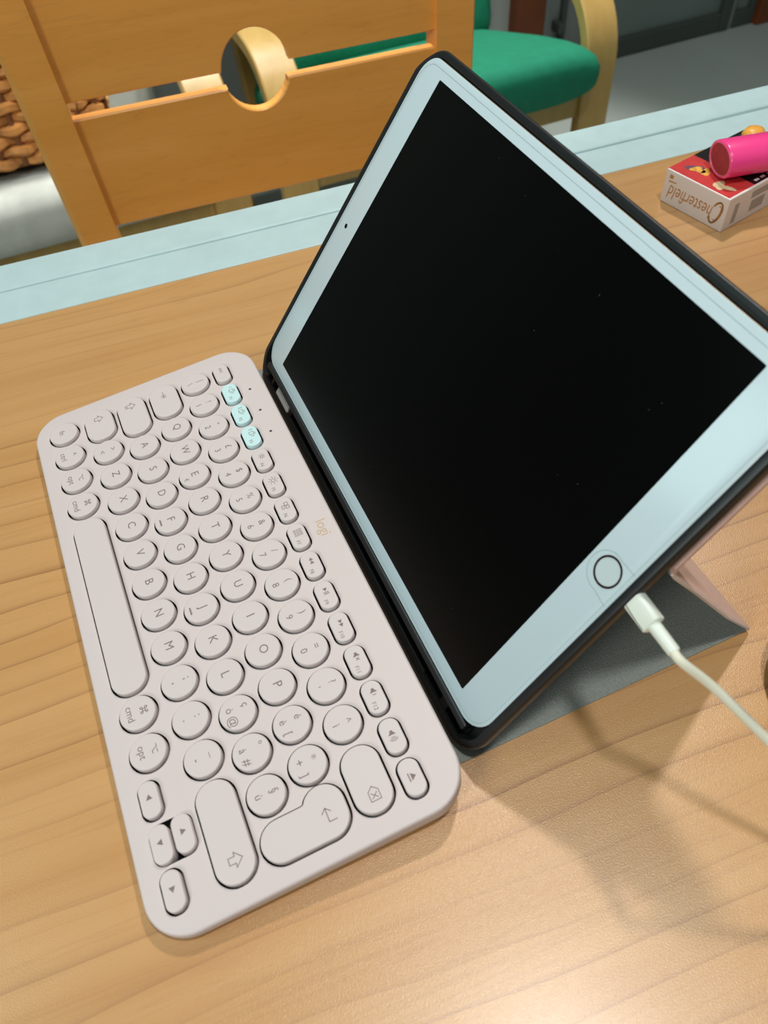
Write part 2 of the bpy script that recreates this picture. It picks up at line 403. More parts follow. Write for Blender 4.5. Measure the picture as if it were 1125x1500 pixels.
for x, a, b in ((-121.8, None, 'fn'), (-103.9, '^', 'ctrl'), (-86.0, 'opt', 'opt'), (-68.1, 'cmd', 'cmd'), (51.6, 'cmd', 'cmd'), (69.5, 'opt', 'opt')):
    L = [('t', b, -0.4, -2.9 if a else -0.6, 4.0)]
    if a == '^': L.append(('t', '^', 0, 3.0, 4.2))
    elif a: L.append(('i', a, 0, 2.8, 0.78))
    circ(x, ROWY['s'], L=L)
caps(-58.2, 42.0, ROWY['s'], 15.1)
for x, y, k in ((88.1, -50.2, 'tl'), (105.9, -50.2, 'td'), (105.6, -41.6, 'tu'), (123.1, -50.2, 'tr')):
    caps(x - 7.4, x + 7.4, y, 7.5, L=[('i', k, -0.6, 0, 1)])
fl = ['esc', 'dev1', 'dev2', 'dev3', 'sun_s', 'sun_l', 'mission', 'grid', 'rew', 'play', 'ffw', 'mute', 'vold', 'volu', 'eject']
for i, k in enumerate(fl):
    x = -120.9 + 17.52 * i; L = []
    if k == 'esc': L = [('t', 'esc', -2.2, 0.2, 3.0)]
    elif k in ('volu', 'eject'): L = [('i', k, 0, 0, 1)]
    else: L = [('i', k, -1.6, 0.5, 1), ('t', 'F%d' % i, 3.8, -1.2, 2.3)]
    caps(x - 7.3, x + 7.3, ROWY['f'], 8.2, 'kb_key_cyan' if k.startswith('dev') else 'kb_key', L)
# return key outline
def return_outline():
    pts = []
    x0, x1, xl, yb, yt = 116.2, 132.0, 111.6, -16.9, 17.2
    r = (x1 - x0) / 2; cx = (x0 + x1) / 2
    for k in range(13):                                            # bottom half circle, left to right
        a = math.radians(180 + 180 * k / 12); pts.append((cx + r * math.cos(a), yb + r + r * math.sin(a)))
    for k in range(9):                                             # top right corner
        a = math.radians(0 + 90 * k / 8); pts.append((x1 - 7.9 + 7.9 * math.cos(a), yt - 7.9 + 7.9 * math.sin(a)))
    for k in range(13):                                            # top left round lobe, ends in the notch
        a = math.radians(90 + 140 * k / 12); pts.append((xl + 7.9 + 7.9 * math.cos(a), yt - 7.9 + 7.9 * math.sin(a)))
    pts.append((115.9, 2.3)); pts.append((116.2, 1.0))
    return pts
RET = return_outline()
keys.append(('r', 0, 0, None, 'kb_key', [('i', 'return', 123.3, 10.0, 1)]))

def outline_of(k, grow=0.0):
    s, x, y, e = k[:4]
    if s == 'c':
        r = 7.5 + grow; return [(x + r * math.cos(2 * math.pi * i / 40), y + r * math.sin(2 * math.pi * i / 40)) for i in range(40)]
    if s == 'p':
        w, h = e[0] / 2 + grow, e[1] / 2 + grow
        r = h if h > 5 else h * 0.96
        return rrect(x - w, x + w, y - h, y + h, min(r, h - 0.25), 10)
    return inset(RET, -grow) if grow else RET

# body: deck with key wells cut through, one continuous shell
bm = bmesh.new()
def kring(d, zf, r0=17.0):
    return [(x, y, zf(y) if callable(zf) else zf) for x, y in rrect(-139.5 + d, 139.5 - d, -62 + d, 62 - d, max(r0 - d, 3), 10)]
def table_z(y, h):                      # deck-frame z of the level h above the table
    return (h - (hd + y * SA)) / CA
side = lambda y: -3.6 - 4.4 * (y + 62) / 124
prof = [kring(9, lambda y: table_z(y, 1.3)), kring(6.5, lambda y: table_z(y, 1.6)), kring(0.4, lambda y: side(y) - 0.3), kring(0, side), kring(0, -1.3), kring(0.2, -0.65), kring(0.6, -0.22), kring(1.1, -0.04), kring(1.7, 0)]
rows_v = [[bm.verts.new(p) for p in r] for r in prof]
n = len(rows_v[0])
for a, b in zip(rows_v, rows_v[1:]):
    for i in range(n): bm.faces.new((a[i], a[(i + 1) % n], b[(i + 1) % n], b[i]))
bm.faces.new(list(reversed(rows_v[0])))
edges = [e for e in bm.edges if e.verts[0] in set(rows_v[-1]) and e.verts[1] in set(rows_v[-1])]
holes = []
arrow_pair = [k for k in keys if k[0] == 'p' and abs(k[1] - 105.8) < 1 and k[2] < -40]
for k in keys:
    if k in arrow_pair: continue
    holes.append(outline_of(k, 0.85))
# the up/down arrow keys share one well
holes.append(rrect(105.75 - 7.95, 105.75 + 7.95, -50.2 - 4.3, -41.6 + 4.3, 4.2, 8))
for h in holes:
    top = [bm.verts.new((x, y, 0)) for x, y in h]
    m = len(top)
    for i in range(m):
        j = (i + 1) % m; edges.append(bm.edges.new((top[i], top[j])))
res = bmesh.ops.triangle_fill(bm, use_beauty=True, use_dissolve=False, edges=edges, normal=(0, 0, 1))
for f in bm.faces: f.smooth = True
for e in bm.edges:
    if len(e.link_faces) == 2 and e.calc_face_angle(0) > math.radians(35): e.smooth = False
for v in bm.verts: v.co = Vector(((v.co.x + KO[0]) / 1000, (v.co.y + KO[1]) / 1000, (v.co.z + KO[2]) / 1000))
bmesh.ops.recalc_face_normals(bm, faces=bm.faces)
me = bpy.data.meshes.new('body'); bm.to_mesh(me); bm.free(); me.materials.append(MATS['kb_body']); link('body', me, kb)
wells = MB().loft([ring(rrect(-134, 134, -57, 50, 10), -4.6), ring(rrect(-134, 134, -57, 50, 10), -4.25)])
for h in holes: wells.loft([ring(h, -0.25), ring(h, -4.24)], False, False)  # well sides take the dark bed colour, painting shade into the key gaps
wells.build('key_bed_gap_shade', 'kb_bed_gap_shade', kb, KO)
rims = MB()
for h in holes: rims.loft([ring(h, 0.0), ring(h, -0.3)], False, False)
rims.build('well_rims', 'kb_body', kb, KO, smooth=60)
for fx in (-118, 118):
    for fy in (-48, 48):
        zt = table_z(fy, 1.3)
        MB().loft([[(fx + 9 * math.cos(a * math.pi / 8), fy + 4 * math.sin(a * math.pi / 8), table_z(fy + 4 * math.sin(a * math.pi / 8), hh)) for a in range(16)] for hh in (0.02, 1.5)]).build('foot', 'kb_foot', kb, KO)
for lx in (-102.8, -85.2, -68.1):
    MB().loft([[(lx + 0.75 * math.cos(a * math.pi / 6), 53.3 + 0.75 * math.sin(a * math.pi / 6), z) for a in range(12)] for z in (-0.2, 0.03)]).build('indicator_light', 'led_dark', kb, KO)
lg = MB(); put_text(lg, 'logi', 1.4, 54.6, 0.04, 6.6); lg.build('logo', 'logo_gold', kb, KO)

def icon(mb, k, x, y, z, s):
    tri = lambda cx, cy, a, r=1.5: mb.poly([(cx + r * math.cos(a + t), cy + r * math.sin(a + t)) for t in (0, 2.0944, 4.18879)], z)
    st = lambda pts, w=0.32, c=False: mb.stroke([(x + a * s, y + b * s) for a, b in pts], w, c, z)
    if k in ('tl', 'td', 'tu', 'tr'): tri(x, y, dict(tl=math.pi, td=-math.pi / 2, tu=math.pi / 2, tr=0)[k], 1.45)
    elif k == 'bump': mb.box(x - 1.8, x + 1.8, y - 0.25, y + 0.25, z - 0.3, z + 0.3)
    elif k in ('shift', 'caps'):
        st([(0, 2.6), (2.4, 0.2), (1.1, 0.2), (1.1, -1.9), (-1.1, -1.9), (-1.1, 0.2), (-2.4, 0.2)], 0.32, True)
        if k == 'caps': st([(-1.1, -2.7), (1.1, -2.7)], 0.34)
    elif k == 'tab':
        st([(-2.2, 0), (1.6, 0)]); st([(0.2, 1.2), (1.6, 0), (0.2, -1.2)]); st([(2.1, 1.3), (2.1, -1.3)])
    elif k == 'return':
        st([(2.6, 2.2), (2.6, -0.8), (-2.6, -0.8)], 0.36); st([(-0.9, 0.9), (-2.6, -0.8), (-0.9, -2.5)], 0.36)
    elif k == 'delete':
        st([(-3.0, 0), (-1.2, 2.0), (2.4, 2.0), (2.4, -2.0), (-1.2, -2.0)], 0.32, True); st([(-0.5, 1.1), (1.5, -1.1)]); st([(-0.5, -1.1), (1.5, 1.1)])
    elif k == 'cmd':
        for dx in (-1, 1):
            for dy in (-1, 1): st([(dx * (1.25 + 0.62 * math.cos(t * math.pi / 4)), dy * (1.25 + 0.62 * math.sin(t * math.pi / 4))) for t in range(8)], 0.28, True)
        st([(-0.65, -0.65), (0.65, -0.65), (0.65, 0.65), (-0.65, 0.65)], 0.28, True)
    elif k == 'opt': st([(-2.2, 1.2), (-0.7, 1.2), (0.7, -1.2), (2.2, -1.2)]); st([(0.6, 1.2), (2.2, 1.2)])
    elif k.startswith('dev'):
        put_text(mb, k[-1], x - 2.6, y + 0.6, z, 2.6)
        st([(-0.9, -0.9), (0.9, -0.9), (0.9, 1.3), (-0.9, 1.3)], 0.26, True); st([(1.5, -0.4), (2.4, 0.5), (1.5, 1.4)], 0.26); st([(-0.4, 2.0), (1.4, 2.0)], 0.24)
    elif k in ('sun_s', 'sun_l'):
        r = 0.75 if k == 'sun_s' else 0.95
        st([(r * math.cos(t * math.pi / 5), r * math.sin(t * math.pi / 5)) for t in range(10)], 0.26, True)
        for t in range(8):
            a = t * math.pi / 4; q = r + (0.55 if k == 'sun_s' else 0.6); e = q + (0.25 if k == 'sun_s' else 0.85)
            st([(q * math.cos(a), q * math.sin(a)), (e * math.cos(a), e * math.sin(a))], 0.28)
    elif k == 'mission':
        st([(-1.9, -0.2), (-0.2, -0.2), (-0.2, 1.4), (-1.9, 1.4)], 0.28, True); st([(0.3, 0.2), (1.9, 0.2), (1.9, 1.6), (0.3, 1.6)], 0.28, True); st([(-0.4, -1.8), (1.5, -1.8), (1.5, -0.5), (-0.4, -0.5)], 0.28, True)
    elif k == 'grid':
        for a in (-1.4, 0, 1.4):
            for b in (-1.4, 0, 1.4): st([(a - 0.4, b - 0.4), (a + 0.4, b - 0.4), (a + 0.4, b + 0.4), (a - 0.4, b + 0.4)], 0.22, True)
    elif k == 'rew': tri(x - 0.9, y, math.pi, 1.15); tri(x + 0.9, y, math.pi, 1.15)
    elif k == 'ffw': tri(x - 0.9, y, 0, 1.15); tri(x + 0.9, y, 0, 1.15)
    elif k == 'play': tri(x - 1.0, y, 0, 1.2); st([(0.7, -1), (0.7, 1)], 0.4); st([(1.5, -1), (1.5, 1)], 0.4)
    elif k in ('mute', 'vold', 'volu'):
        mb.poly([(x + a, y + b) for a, b in ((-2.0, -0.6), (-1.3, -0.6), (-0.2, -1.6), (-0.2, 1.6), (-1.3, 0.6), (-2.0, 0.6))], z)
        if k == 'mute': st([(0.5, -0.6), (1.6, 0.6)]); st([(0.5, 0.6), (1.6, -0.6)])
        else:
            for r in ((0.9,) if k == 'vold' else (0.9, 1.6, 2.3)): st([(r * math.cos(t), r * math.sin(t)) for t in (-0.8, -0.4, 0, 0.4, 0.8)], 0.26)
    elif k == 'eject': mb.poly([(x - 1.5, y - 0.3), (x + 1.5, y - 0.3), (x, y + 1.7)], z); st([(-1.5, -1.1), (1.5, -1.1)], 0.45)

def cap_mesh(k, cx, cy):
    o = [(a - cx, b - cy) for a, b in outline_of(k)]
    mb = MB()
    rg = [ring(o, -3.4), ring(o, 1.5), ring(inset(o, 0.12), 1.8), ring(inset(o, 0.4), 2.0), ring(inset(o, 0.8), 2.0)]
    return mb.loft(rg).mesh('key', k[4], smooth=50)
CAPM = {}
for k in keys:
    s, x, y, e, m, L = k
    kk = (s, e, m)
    if kk not in CAPM: CAPM[kk] = cap_mesh(k, x, y)
    ko = link('key', CAPM[kk], kb)
    ko.location = ((x + KO[0]) / 1000, (y + KO[1]) / 1000, KO[2] / 1000)
    if L:
        mb = MB()
        for it in L:
            if it[0] == 't': put_text(mb, it[1], it[2], it[3], 2.03, it[4])
            else: icon(mb, it[1], it[2], it[3], 2.03, it[4])
        if mb.v: mb.build('legend', 'legend', ko)

# ================================================================== TABLET and its case
TAX = Matrix(((0.99998, -0.0045, -0.0039), (-0.0005, 0.5939, -0.8045), (0.0060, 0.8045, 0.5939)))
TC = Vector((-5.4, 123.0, 80.9))
tl = TC + TAX @ Vector((0, -87, -3))
tab = thing('tablet', tuple(tl), 'white tablet with a dark screen and round home button standing in a black case', 'tablet', TAX)
TO = tuple(TAX.transposed() @ (TC - tl))
def slab(outline_fn, levels):
    return MB().loft([ring(outline_fn(d), z) for d, z in levels])
to = lambda d: rrect(-125.3 + d, 125.3 - d, -87.05 + d, 87.05 - d, 11.5 - d, 10)
slab(to, [(3.0, -6.1), (1.2, -5.6), (0.3, -4.4), (0, -3), (0.05, -1.0), (0.5, -0.6)]).build('metal_body', 'tablet_gold', tab, TO, smooth=50)
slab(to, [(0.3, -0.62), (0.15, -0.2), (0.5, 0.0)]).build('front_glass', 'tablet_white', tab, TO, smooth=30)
slab(lambda d: rrect(-106.98, 106.98, -80.25, 80.25, 0.6, 3), [(0, 0.0), (0, 0.05)]).build('display', 'tablet_screen', tab, TO)
hb = MB().loft([[(116.3 + r * math.cos(a * math.pi / 24), 0.1 + r * math.sin(a * math.pi / 24), z) for a in range(48)] for r, z in ((5.75, 0.0), (5.75, 0.08), (4.95, 0.08), (4.9, 0.0))], False, False).build('home_button', 'home_ring', tab, TO, smooth=30)
MB().loft([[(116.3 + r * math.cos(a * math.pi / 24), 0.1 + r * math.sin(a * math.pi / 24), z) for a in range(48)] for r, z in ((4.95, 0.0), (4.9, 0.03))]).build('button_disc', 'home_disc', hb, TO)
MB().loft([[(-117.1 + r * math.cos(a * math.pi / 12), 0.3 + r * math.sin(a * math.pi / 12), z) for a in range(24)] for r, z in ((1.25, 0.0), (1.2, 0.04))]).build('front_camera', 'camera_dot', tab, TO)
arc = [(124.2, 6.9), (118.5, 6.6)] + [(115.6 + 7.4 * math.cos(math.radians(a)), 0 - 0.6 + 7.4 * math.sin(math.radians(a))) for a in range(75, 286, 15)] + [(118.5, -8.0), (124.2, -8.6)]
pl = MB().stroke(arc, 0.16, False, 0.06)
pl.stroke(rrect(-123.6, 123.6, -85.2, 84.0, 9, 5), 0.14, True, 0.06)
pl.build('screen_protector_edge', 'protector_line', tab, TO)

ds = MB(); rd = random.Random(4)
for _ in range(34):
    u, v, r = rd.uniform(-104, 104), rd.uniform(-78, 78), rd.uniform(0.07, 0.17)
    ds.poly([(u - r, v), (u, v - r), (u + r, v), (u, v + r)], 0.07)
do = ds.build('dust_specks', 'dust', tab, TO); do['kind'] = 'stuff'

cl = Vector((TC.x, 65.0, TT))
case = thing('tablet_case', tuple(cl), 'black folio case with grey and pink leather cover propping up the tablet', 'tablet case')
def CP(u, v, n):
    return TC + TAX @ Vector((u, v, n)) - cl
CW = lambda p: Vector(p) - cl          # reference frame -> case local
co = lambda d: rrect(-129.0 + d, 129.0 - d, -99.0 + d, 91.1 - d, 14.5 - d, 12)
# back tray
mb = MB().loft([ring(co(8.0), -8.4), ring(co(5.0), -8.1), ring(co(3.0), -7.2), ring(co(3.2), -6.4)]); mb.xf(lambda p: CP(*p)).build('back_tray', 'case_tpu', case, smooth=50)
# rim wall: the top side sits lower than the glass so the gold edge shows
def lip(p):
    x, y = p
    t = min(1.0, max(0.0, (y - 74) / 12.0)); h = 0.9 * (1 - t) + -1.9 * t
    b = min(1.0, max(0.0, (-80 - y) / 12.0)); return h * (1 - b) + -0.5 * b
def wring(d, dz, low=None):
    return [(x, y, (low if low is not None else lip((x, y)) + dz)) for x, y in co(d)]
mb = MB().loft([wring(3.0, 0, -7.2), wring(1.2, 0, -5.6), wring(0.15, 0, -4.0), wring(0, -1.2), wring(0.3, -0.4), wring(0.9, 0), wring(2.6, 0), wring(3.5, -0.15), wring(3.62, -0.7), wring(3.62, 0, -6.6)], False, False)
mb.xf(lambda p: CP(*p)).build('rim', 'case_tpu', case, smooth=50)
# pen channel under the screen: inner wall, cross pieces, floor
mb = MB().box(-119, 119, -90.4, -87.25, -6.8, 0.7, 0.6); mb.xf(lambda p: CP(*p)).build('channel_wall', 'case_tpu', case)
mb = MB().box(-119, 119, -95.0, -90.0, -6.8, -5.6); mb.xf(lambda p: CP(*p)).build('channel_floor', 'case_groove', case)
for a, b in ((-110.2, -107.6), (-82.6, -79.0), (101.8, 107.0)):
    mb = MB().box(a, b, -96.4, -90.0, -6.8, -1.2, 0.5); mb.xf(lambda p: CP(*p)).build('channel_bridge', 'case_tpu', case)
mb = MB().box(-79, 88, -96.2, -94.6, -6.8, -1.0, 0.5); mb.xf(lambda p: CP(*p)).build('channel_lip', 'case_tpu', case)
mb = MB().box(-101.5, -83.4, -95.6, -90.2, -5.6, -1.0, 0.5); mb.xf(lambda p: CP(*p))
o = mb.build('plastic_tab', 'case_insert', case); o['label'] = 'pale grey plastic tab showing in the pen channel'
# leather: back sheet on the tablet, leaning support and the panel flat on the table
def leather(name, sect, u0, u1, m, th):
    """sect: polyline of (y, z) in the reference frame; extruded along x, thickness th to the right of travel"""
    mb = MB(); L0 = []; L1 = []
    for i, (y, z) in enumerate(sect):
        y0, z0 = sect[max(i - 1, 0)]; y1, z1 = sect[min(i + 1, len(sect) - 1)]
        d = math.hypot(y1 - y0, z1 - z0); ny, nz = (z1 - z0) / d, -(y1 - y0) / d
        L0.append((y, z)); L1.append((y + ny * th, z + nz * th))
    prof = L0 + L1[::-1]
    mb.loft([[(u0, y, z) for y, z in prof], [(u1, y, z) for y, z in prof]])
    return mb.xf(lambda p: CW(p)).build(name, m, case)
def TP(v, n):
    q = TC + TAX @ Vector((0, v, n)); return (q.y, q.z)
top = TP(88, -8.7); mid = TP(16, -8.7)
SX0, SX1 = -132.5, 122.4
fold = (203.6, -0.2)
k1 = TP(13.5, -10.3)
flat = [(63.0, -1.0), (90, -1.0), (140, -1.0), (190, -0.9), (201.5, -0.6)]
sup = [k1, (k1[0] + 2.5, k1[1] - 4.2), (k1[0] + (fold[0] - k1[0]) * 0.3, k1[1] + (fold[1] - k1[1]) * 0.31), (k1[0] + (fold[0] - k1[0]) * 0.7, k1[1] + (fold[1] - k1[1]) * 0.72), (fold[0] - 1.2, fold[1] + 2.2), fold]
leather('floor_panel', [(y, z) for y, z in flat] + [fold], SX0, SX1, 'leather_grey', 0.75)
leather('support_lining', sup[::-1], SX0, SX1, 'leather_grey', -0.7)
leather('support_panel', sup[::-1], SX0, SX1, 'leather_pink', 0.8)
pe = MB().tube([CW((SX1, y, z)) for y, z in sup], 0.75, 6); pe.build('edge_piping', 'leather_edge', case)
leather('back_sheet', [top, TP(50, -8.7), mid, k1], SX0 + 4, SX1 + 0.6, 'leather_pink', -1.4)

# ================================================================== CABLE
pb = TC + TAX @ Vector((125.6, 0.2, -3.0))
cb = thing('charging_cable', (pb.x, pb.y, TT), 'white charging cable plugged into the tablet beside the home button', 'cable')
cbl = Vector((pb.x, pb.y, TT))
CWc = lambda p: TAX @ Vector(p) + pb - cbl
mb = MB().loft([[(x, y, z) for y, z in rrect(-3.9 + d, 3.9 - d, -2.6 + d, 2.6 - d, 1.5 - d, 6)] for x, d in ((-0.2, 0.3), (1.6, 0.3), (1.65, 0), (13.3, 0), (13.7, 0.4))])
plug = mb.xf(CWc).build('plug', 'plug_white', cb, smooth=50)
mb = MB().tube([(2.5, -2.2, 2.62), (6, -2.6, 2.58), (10, -2.9, 2.45), (13.2, -3.0, 2.4)], 0.16, 5); mb.xf(CWc).build('split_seam', 'crack', plug)
mb = MB().loft([[(x, r * math.cos(a * math.pi / 8), r * math.sin(a * math.pi / 8)) for a in range(16)] for x, r in ((13.5, 2.35), (24.0, 2.2), (24.5, 1.9))]); mb.xf(CWc).build('strain_relief', 'plug_white', cb, smooth=50)
path = [CWc((23, 0, 0)), CWc((28, 0.0, 0))]
ctrl = [Vector((158, 133.3, 72.5)), Vector((175.8, 143.8, 60)), Vector((192, 154, 46)), Vector((207, 165, 31)), Vector((222, 180, 14)), Vector((236, 205, 2.5)), Vector((246, 240, 0.0)), Vector((262, 310, 0.0)), Vector((300, 420, 0.0)), Vector((350, 560, 0.0))]
pts = path + [c - cbl for c in ctrl]
def catmull(ps, n=8):
    out = []
    for i in range(len(ps) - 1):
        p0, p1, p2, p3 = ps[max(i - 1, 0)], ps[i], ps[i + 1], ps[min(i + 2, len(ps) - 1)]
        for k in range(n):
            t = k / n; out.append(0.5 * ((2 * p1) + (p2 - p0) * t + (2 * p0 - 5 * p1 + 4 * p2 - p3) * t * t + (3 * p1 - p0 - 3 * p2 + p3) * t ** 3))
    return out + [ps[-1]]
MB().tube(catmull(pts), 1.65, 10).build('cord', 'cord_white', cb, smooth=True)

# ================================================================== CIGARETTE PACK, LIGHTERS
PA = math.radians(12.5)
pk = thing('cigarette_pack', (-172.8, 372.4, TT), 'white and red cigarette pack lying near the mint table edge', 'cigarette pack', Matrix.Rotation(PA, 3, 'Z'))
PWd, PL, PH = 51.8, 86.0, 23.4
MB().box(0, PWd, 0, PL, 0, PH, 0.7).build('carton', 'pack_white', pk)
MB().box(0.4, PWd - 1.6, 0.9, 26, PH - 0.05, PH + 0.08).build('red_panel', 'pack_red', pk)
MB().box(0.4, PWd - 1.6, 26, PL - 1, PH - 0.05, PH + 0.08).build('black_panel', 'pack_black', pk)
def blob(cx, cy, rx, ry, a, z, wob=0.18, seed=1):
    rnd = random.Random(seed); n = 22; ph = [rnd.uniform(0, 6.28) for _ in range(3)]
    ca, sa = math.cos(a), math.sin(a); pts = []
    for k in range(n):
        t = 2 * math.pi * k / n; r = 1 + wob * (math.sin(2 * t + ph[0]) + math.sin(3 * t + ph[1])) / 1.6
        x, y = rx * r * math.cos(t), ry * r * math.sin(t); pts.append((cx + x * ca - y * sa, cy + x * sa + y * ca))
    return pts
ztop = PH + 0.12
MB().poly(blob(14, 13.5, 6.5, 5.0, 0.3, 0, 0.3, 3), ztop).build('print_violet', 'pack_violet', pk)
MB().poly(blob(14.5, 13, 5.0, 3.2, 0.9, 0, 0.45, 5), ztop + 0.03).build('print_yellow', 'pack_yellow', pk)
MB().poly(blob(20, 14.5, 2.6, 5.0, 0.2, 0, 0.3, 9), ztop + 0.03).build('print_yellow', 'pack_yellow', pk)
MB().poly(blob(36, 8.5, 3.6, 5.4, 0.2, 0, 0.25, 11), ztop).build('print_beige', 'pack_beige', pk)
MB().poly(blob(40.5, 9, 7.0, 2.2, 0.5, 0, 0.2, 12), ztop + 0.03).build('print_beige', 'pack_beige', pk)
for a in (30, 36, 43): MB().box(46, 48, a, a + 4, PH, PH + 0.12).build('print_white', 'pack_white', pk)
# lettering on the near end, upside down
tm = MB(); put_text(tm, 'hesterfield', 0, 0, 0, 1.0, 0.25); x_w = text_verts('hesterfield', 1, 0.25)[2]
tm.v = [(p[0] * 35.0 / x_w + 3.5, p[1] * 12.5 + 1.0, 0) for p in tm.v]
tm.stroke([(-18.0 + 3.6 * math.cos(math.radians(a)) + 1.8 * math.sin(math.radians(a)), -0.6 + 7.6 * math.sin(math.radians(a))) for a in range(35, 330, 14)], 1.2)
tm.stroke([(-19.0 + 1.7 * math.cos(math.radians(a)) + 1.2 * math.sin(math.radians(a)), -0.6 + 5.4 * math.sin(math.radians(a))) for a in range(70, 300, 14)], 0.5)
tm.xf(lambda p: Vector((PWd / 2 + 0.5 - p.x, -0.05, 10.4 - p.y)))
tm.build('lettering', 'pack_gold', pk)
em = MB().poly([(3.6, 18), (6.4, 18), (6.8, 20.5), (3.9, 20.8)]); em.stroke([(4.0, 16.0), (9.5, 16.4)], 0.9)
em.xf(lambda p: Vector((p.x, -0.05, p.y))).build('emblem', 'pack_gold', pk)
for y0, y1, z0, z1 in ((8, 12.5, 3, 17), (24, 44, 15, 20), (26, 40, 5, 13)):
    MB().box(PWd - 0.02, PWd + 0.06, y0, y1, z0, z1).build('side_print', 'pack_grey', pk)

LA = math.radians(-11.5)
lt = thing('lighter', (-150, 393, TT + PH + 0.15), 'pink lighter lying on the cigarette pack, dark red base facing the tablet', 'lighter', Matrix.Rotation(LA, 3, 'Z'))
el = lambda y, a, b: [(a * math.cos(t * math.pi / 16), y, 11.2 + b * math.sin(t * math.pi / 16)) for t in range(32)]
MB().loft([el(0.0, 13.2, 10.0), el(0.5, 14.1, 10.9), el(1.5, 14.4, 11.2), el(62, 14.4, 11.2), el(63, 14.0, 10.9)], False, True).build('lighter_body', 'lighter_pink', lt, smooth=50)
MB().loft([el(0.0, 13.2, 10.0), el(-0.1, 12.5, 9.4), el(0.8, 12.1, 9.0)], False, False).build('rim', 'lighter_rim', lt, smooth=50)
MB().loft([el(0.8, 12.2, 9.1), el(1.8, 7.5, 5.8), el(2.0, 2, 1.6)], False, True).build('lighter_base', 'lighter_base', lt, smooth=50)
MB().loft([el(63, 10.8, 8.6), el(76, 10.4, 8.2)]).build('hood', 'metal', lt, smooth=50)
MB().box(-3, 3, 67, 73, 17, 21.5, 1).build('thumb_wheel', 'metal', lt)
ob = thing('trinket', (-177, 446, TT + PH + 0.1), 'small orange rounded trinket on the pack, half hidden behind the pink lighter', 'trinket')
MB().loft([[(r * math.cos(t * math.pi / 10), 1.2 * r * math.sin(t * math.pi / 10), z) for t in range(20)] for r, z in ((6, 0), (7, 1.5), (7, 4), (5.5, 6.5), (3, 7.6))]).build('shell', 'orange_bit', ob, smooth=50)
MB().loft([[(r * math.cos(t * math.pi / 10), 1.2 * r * math.sin(t * math.pi / 10), z) for t in range(20)] for r, z in ((7.1, 1.6), (7.2, 2.0), (7.2, 3.0), (7.1, 3.4))], False, False).build('band', 'pack_gold', ob, smooth=50)

# black rounded case cut by the right edge
rc = thing('round_case', (161.5, 223.5, TT), 'glossy black rounded case cut off by the right edge of the picture', 'case')
MB().loft([[(r * math.cos(t * math.pi / 20), r * math.sin(t * math.pi / 20), z) for t in range(40)] for r, z in ((29, 0), (32.5, 2.5), (34, 7), (33.6, 10.4), (33.4, 10.6))], True, False).build('lower_shell', 'gloss_black', rc, smooth=50)
MB().loft([[(r * math.cos(t * math.pi / 20), r * math.sin(t * math.pi / 20), z) for t in range(40)] for r, z in ((33.4, 10.8), (33.6, 11), (32, 15), (27, 18.5), (18, 20))], False, True).build('lid', 'gloss_black', rc, smooth=50)

# ================================================================== SLATTED CHAIR
CR = math.atan2(-0.07, 1.0)
ch = thing('slatted_chair', (-500, 187, FZ), 'orange-brown wooden chair with a round hole between its wide back slats', 'chair', Matrix.Rotation(-math.atan(0.07), 3, 'Z'))
# local: x towards the table, y along the back, z from the floor
h = lambda z: z + ZT
def post(y0t, y1t, y0b, y1b, name, out):
    zt, zb = h(190), 0
    f = lambda z: (z - h(-122)) / (h(85) - h(-122))
    rings = []
    for z in (zb, h(-300), h(-122), h(85), zt - 3, zt):
        k = f(z); a = y0b + (y0t - y0b) * k; b = y1b + (y1t - y1b) * k
        e = 3 if z == zt else 0
        x0, x1 = -24 + e, 2 - e
        ch_ = 9
        if out < 0: rings.append([(x0, a + e, z), (x0, b - e, z), (x1, b - e, z), (x1, a + 2 + e, z), (x1 - ch_, a - 3 + e, z)])
        else: rings.append([(x0, a + e, z), (x0, b - e, z), (x1 - ch_, b + 5 - e, z), (x1, b - e, z), (x1, a + e, z)])
    MB().loft(rings).build(name, 'chair_wood', ch)
yo = lambda y: y - 187
post(yo(-15), yo(18), yo(-6), yo(28), 'back_post', -1)
post(yo(356), yo(392), yo(356), yo(392), 'back_post', 1)
def slat(name, ya, yb, z0, z1, notch, up):
    """board in the y-z plane with a half-round notch in one edge"""
    c, rw, rh, zc = notch
    pts = []
    if up:      # notch in the lower edge
        pts += [(ya, z1), (ya, z0)]
        arc = [(c + rw * math.cos(math.radians(a)), zc + rh * math.sin(math.radians(a))) for a in range(180, -1, -9)]
        pts += [p for p in arc if p[1] > z0]
        pts = pts[:2] + [(pts[2][0] - 0.4, z0)] + pts[2:] + [(pts[-1][0] + 0.4, z0), (yb, z0), (yb, z1)]
    else:
        arc = [(c + rw * math.cos(math.radians(a)), zc + rh * math.sin(math.radians(a))) for a in range(360, 179, -9)]
        arc = [p for p in arc if p[1] < z1]
        pts = [(yb, z0), (yb, z1), (arc[0][0] + 0.4, z1)] + arc + [(arc[-1][0] - 0.4, z1), (ya, z1), (ya, z0)]
    T = 10
    mb = MB(); rr = 1.2
    area = sum(a[0] * b[1] - b[0] * a[1] for a, b in zip(pts, pts[1:] + pts[:1]))
    if area < 0: pts = pts[::-1]
    ins = inset(pts, rr)
    mb.loft([[(-T - 3, a, b) for a, b in pts], [(-3 - rr, a, b) for a, b in pts], [(-3, a, b) for a, b in ins]])
    return mb.build(name, 'chair_wood', ch)
NO = (yo(186.5), 30.5, 34.0, h(1.5))
slat('back_slat', yo(14), yo(358), h(4.5), h(150), NO, True)
slat('back_slat', yo(20), yo(358), h(-111), h(-9.5), NO, False)
MB().box(-22, 400, yo(10), yo(370), h(-312), h(-290), 4).build('seat', 'chair_wood', ch)
